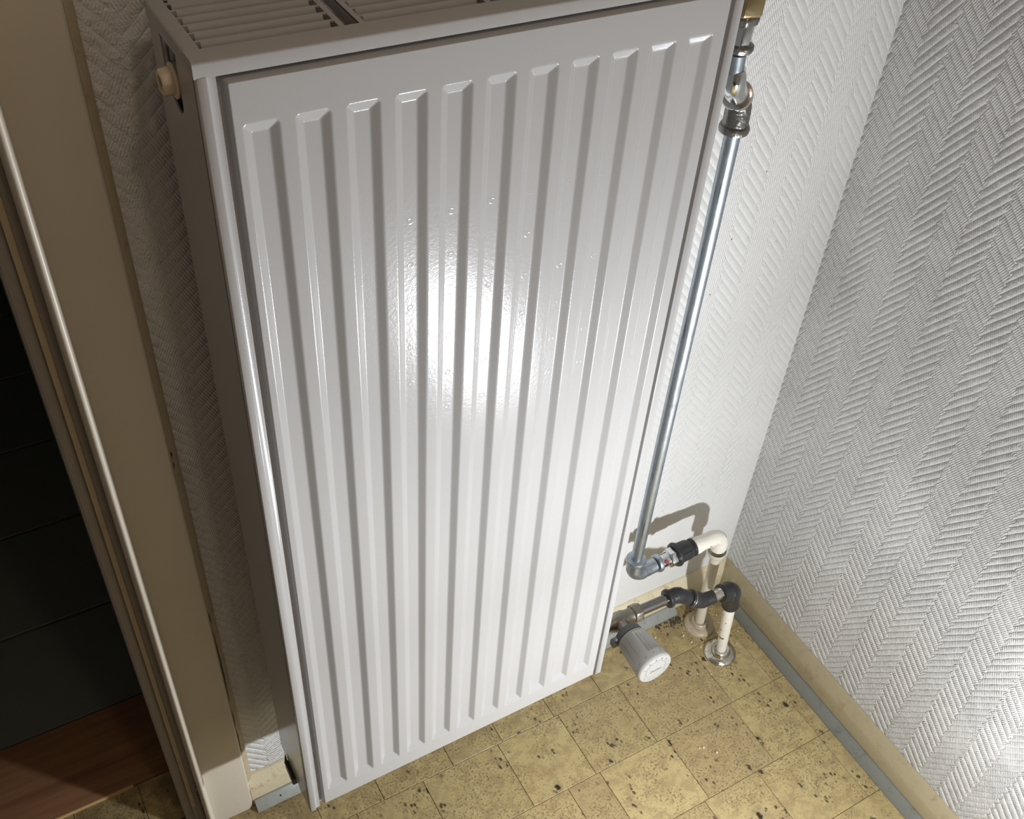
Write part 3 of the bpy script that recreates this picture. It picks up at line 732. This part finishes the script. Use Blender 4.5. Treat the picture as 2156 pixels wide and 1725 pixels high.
def ribs(a, t):
    if t < 0.004 or t > 0.041: return 1.0
    k = 1.0
    # finger grooves, leaving two smooth cheeks
    dg = math.degrees(a) % 360
    fade = min(1, (t - 0.004) / 0.004, (0.041 - t) / 0.002 if t > 0.039 else 1)
    for c in (313, 301, 289, 277, 265, 253, 16, 352, 60, 74, 88, 102, 116, 130, 144, 158, 172, 186, 200, 214, 228):
        q = abs((dg - c + 180) % 360 - 180)
        if q < 4.6 * (0.45 if c == 352 else 1): k -= (0.055 if c != 352 else 0.02) * fade * (1 - (q / 4.6) ** 2)
    return k
hp = [(0, 0.0150), (0.0006, 0.0196), (0.0020, 0.0206), (0.0042, 0.0210), (0.006, 0.0213), (0.009, 0.0216), (0.015, 0.0222), (0.022, 0.0229), (0.030, 0.0237), (0.0385, 0.0246), (0.0398, 0.0247), (0.0410, 0.0248), (0.0424, 0.0249), (0.0510, 0.0254), (0.0535, 0.0254), (0.0548, 0.0246)]
H0 = VC + hd * 0.0310
head = MB().lathe(hp, H0, hd, 220, ref=(0.55, 0.1, 0.8), rfun=ribs).build('valve_head', 'trv', tv)
dash = MB()
e1 = hd.cross(Vector((1, 0, 0))).normalized(); e2 = hd.cross(e1)
for k in range(26):
    a = 2 * PI * k / 26
    if k % 2: continue
    for j in range(3):
        aa = a + j * 0.035; c = H0 + hd * 0.0470 + (e1 * math.cos(aa) + e2 * math.sin(aa)) * 0.02532
        dash.lathe([(0, 0.00035), (0.0001, 0.00035)], c, (c - H0 - hd * 0.047), 6)
meta(dash.build('dash_marks', 'darkhole', head), kind='stuff')
dial = MB().lathe([(0, 0.0243), (0.0004, 0.0246), (0.0012, 0.0243), (0.0017, 0.0228), (0.0018, 0.004)], H0 + hd * 0.0542, hd, 64).build('dial_face', 'white', tv)
# dial print: partial circle, numerals, script word
DC = H0 + hd * 0.05606; ex = Vector((1, 0, 0)); ez = (Vector((0, 0, 1)) - hd * hd.z).normalized()
dm = MB(); n_ = 60
ri, ro = 0.0153, 0.0157; a0_, a1_ = math.radians(-35), math.radians(215)
vs = []
for i in range(n_ + 1):
    a = a0_ + (a1_ - a0_) * i / n_
    for r in (ri, ro): vs.append(DC + ex * (r * math.cos(a)) + ez * (r * math.sin(a)))
dm.add(vs, [(2 * i, 2 * i + 1, 2 * i + 3, 2 * i + 2) for i in range(n_)])
for a in (20, -5, -32, 214, 245, 270, 295):
    a = math.radians(a); c = DC + ex * (0.0195 * math.cos(a)) + ez * (0.0195 * math.sin(a)); t = ex * 0.0016 + ez * 0.0006; s_ = ez * 0.00022
    dm.add([c - t - s_, c + t - s_, c + t + s_, c - t + s_], [(0, 1, 2, 3)])
dm.build('dial_arc', 'print', dial)
def text(body, size, x, z, name, parent, shear=0.0, rot=0.0):
    cu = bpy.data.curves.new(name, 'FONT'); cu.body = body; cu.size = size; cu.align_x = 'CENTER'; cu.align_y = 'CENTER'; cu.shear = shear
    cu.extrude = 0.00003; cu.materials.append(M['print'])
    t = bpy.data.objects.new(name, cu); COL.objects.link(t)
    dg = bpy.context.evaluated_depsgraph_get(); me_ = bpy.data.meshes.new_from_object(t.evaluated_get(dg))
    bpy.data.objects.remove(t)
    o = bpy.data.objects.new(name, me_); COL.objects.link(o)
    mw = Matrix((ex, ez, -Vector(ex).cross(ez) * -1)).transposed().to_4x4()
    mw = Matrix((ex, ez, ex.cross(ez))).transposed().to_4x4()
    mw.translation = DC + ex * x + ez * z + hd * 0.00003
    o.parent = parent; o.matrix_world = mw @ Matrix.Rotation(rot, 4, 'Z')
    return o
bpy.context.view_layer.update()
for s_, ang in (('5', 42), ('4', 68), ('3', 96), ('2', 126), ('1', 158)):
    a = math.radians(ang); text(s_, 0.0052, 0.0193 * math.cos(a), 0.0193 * math.sin(a), 'numeral', dial, rot=a - PI / 2)
text('Danfoss', 0.0056, 0.0, -0.0025, 'script_word', dial, shear=0.5, rot=0.05)
# needle tick at the head of the arc
# ------------------------------------------------------------------ dark bracket pad on the lower edge of the side cover
pad = MB().box((-0.0515, 0.047, 0.1595), (-0.0450, 0.0735, 0.1740)).build('bracket_pad', 'rubber', rad, bevel=0.0012)
MB().add([(-0.0510, 0.0730, 0.1640), (-0.0470, 0.0730, 0.1640), (-0.0470, 0.0775, 0.1640), (-0.0510, 0.0775, 0.1640), (-0.0480, 0.0785, 0.1835)],
         [(3, 2, 1, 0), (0, 1, 4), (1, 2, 4), (2, 3, 4), (3, 0, 4)]).build('pad_tip', 'rubber', pad)
MB().lathe([(0, 0.0013), (0.0006, 0.0013), (0.0009, 0.0005)], (-0.0514, 0.0560, 0.1665), (-1, 0, 0), 10).build('rivet', 'brass', pad)

# ------------------------------------------------------------------ debris
def crumb_mesh(seed, mat, s):
    r = random.Random(seed); m = MB(); pts = []
    rings = [(-0.55, 0.5), (0.0, 1.0), (0.5, 0.6)]
    for t, q in rings:
        for j in range(6):
            a = j * PI / 3 + r.uniform(-.2, .2); k = q * r.uniform(.7, 1.1)
            pts.append((s * k * math.cos(a) * 1.4, s * k * math.sin(a), s * t * 0.8))
    fs = [tuple(range(6))[::-1]] + [(i * 6 + j, i * 6 + (j + 1) % 6, (i + 1) * 6 + (j + 1) % 6, (i + 1) * 6 + j) for i in range(2) for j in range(6)] + [tuple(range(12, 18))]
    m.add(pts, fs)
    return m
spots = [(0.593, 0.062), (0.589, 0.078), (0.591, 0.083), (0.655, 0.072), (0.660, 0.066), (0.600, 0.048), (0.648, 0.050), (0.642, 0.058), (0.648, 0.102), (0.637, 0.110),
         (0.567, 0.012), (0.547, 0.095), (0.661, -0.01), (0.672, 0.045), (0.585, 0.002), (0.655, 0.028), (0.5, -0.09), (0.512, -0.105), (0.494, -0.088), (0.66, 0.085)]
first = None
for i, (x, y) in enumerate(spots):
    if i % 5 == 0: first = crumb_mesh(i, 'crumb', 0.0016).build('plaster_crumb', 'crumb'); o = first
    else: o = first.copy(); COL.objects.link(o)
    s_ = RND.uniform(0.55, 1.25); o.scale = (s_, s_, s_); o.rotation_euler = (0, 0, RND.uniform(0, 6)); o.location = (x, y, 0.0012 * s_)
    if x < 0.52: meta(o, {0.5: 'pale plaster crumb alone on the bare ochre floor, in front of the valve', 0.512: 'pale plaster crumb on the ochre floor, nearest the front of its trio', 0.494: 'pale plaster crumb on the ochre floor, leftmost of its trio'}[x], 'crumb')
    else: meta(o, 'tiny pale plaster crumb lying on the ochre floor around the pipe collars', 'crumb', 'plaster crumbs around the pipe collars')
for (x, y, l) in ((-0.262, 0.176, 'white paint flake on the dim floor in front of the threshold'),):
    o = crumb_mesh(99, 'crumb', 0.0034).build('paint_flake', 'crumb'); o.location = (x, y, 0.0018); o.rotation_euler = (0, 0, .4); meta(o, l, 'paint flake')
# dust heap under the S-bend
dm = MB()
for i in range(110):
    a = RND.uniform(0, 2 * PI); r = abs(RND.gauss(0, 1)) * 0.016
    x, y = 0.594 + r * math.cos(a) * 1.0, 0.106 + r * math.sin(a) * 0.5
    if y > 0.113 or math.hypot(x - 0.624, y - 0.084) < 0.026: continue
    s_ = RND.uniform(0.0006, 0.0020)
    dm.lathe([(0, s_), (s_ * 0.7, s_ * 0.7), (s_ * 1.1, s_ * 0.2)], (x, y, 0), (RND.uniform(-.3, .3), RND.uniform(-.3, .3), 1), 5)
d = dm.build('dust_heap', 'dirt'); meta(d, 'dark dust and grit heaped under the black S-bend', 'dirt', kind='stuff')
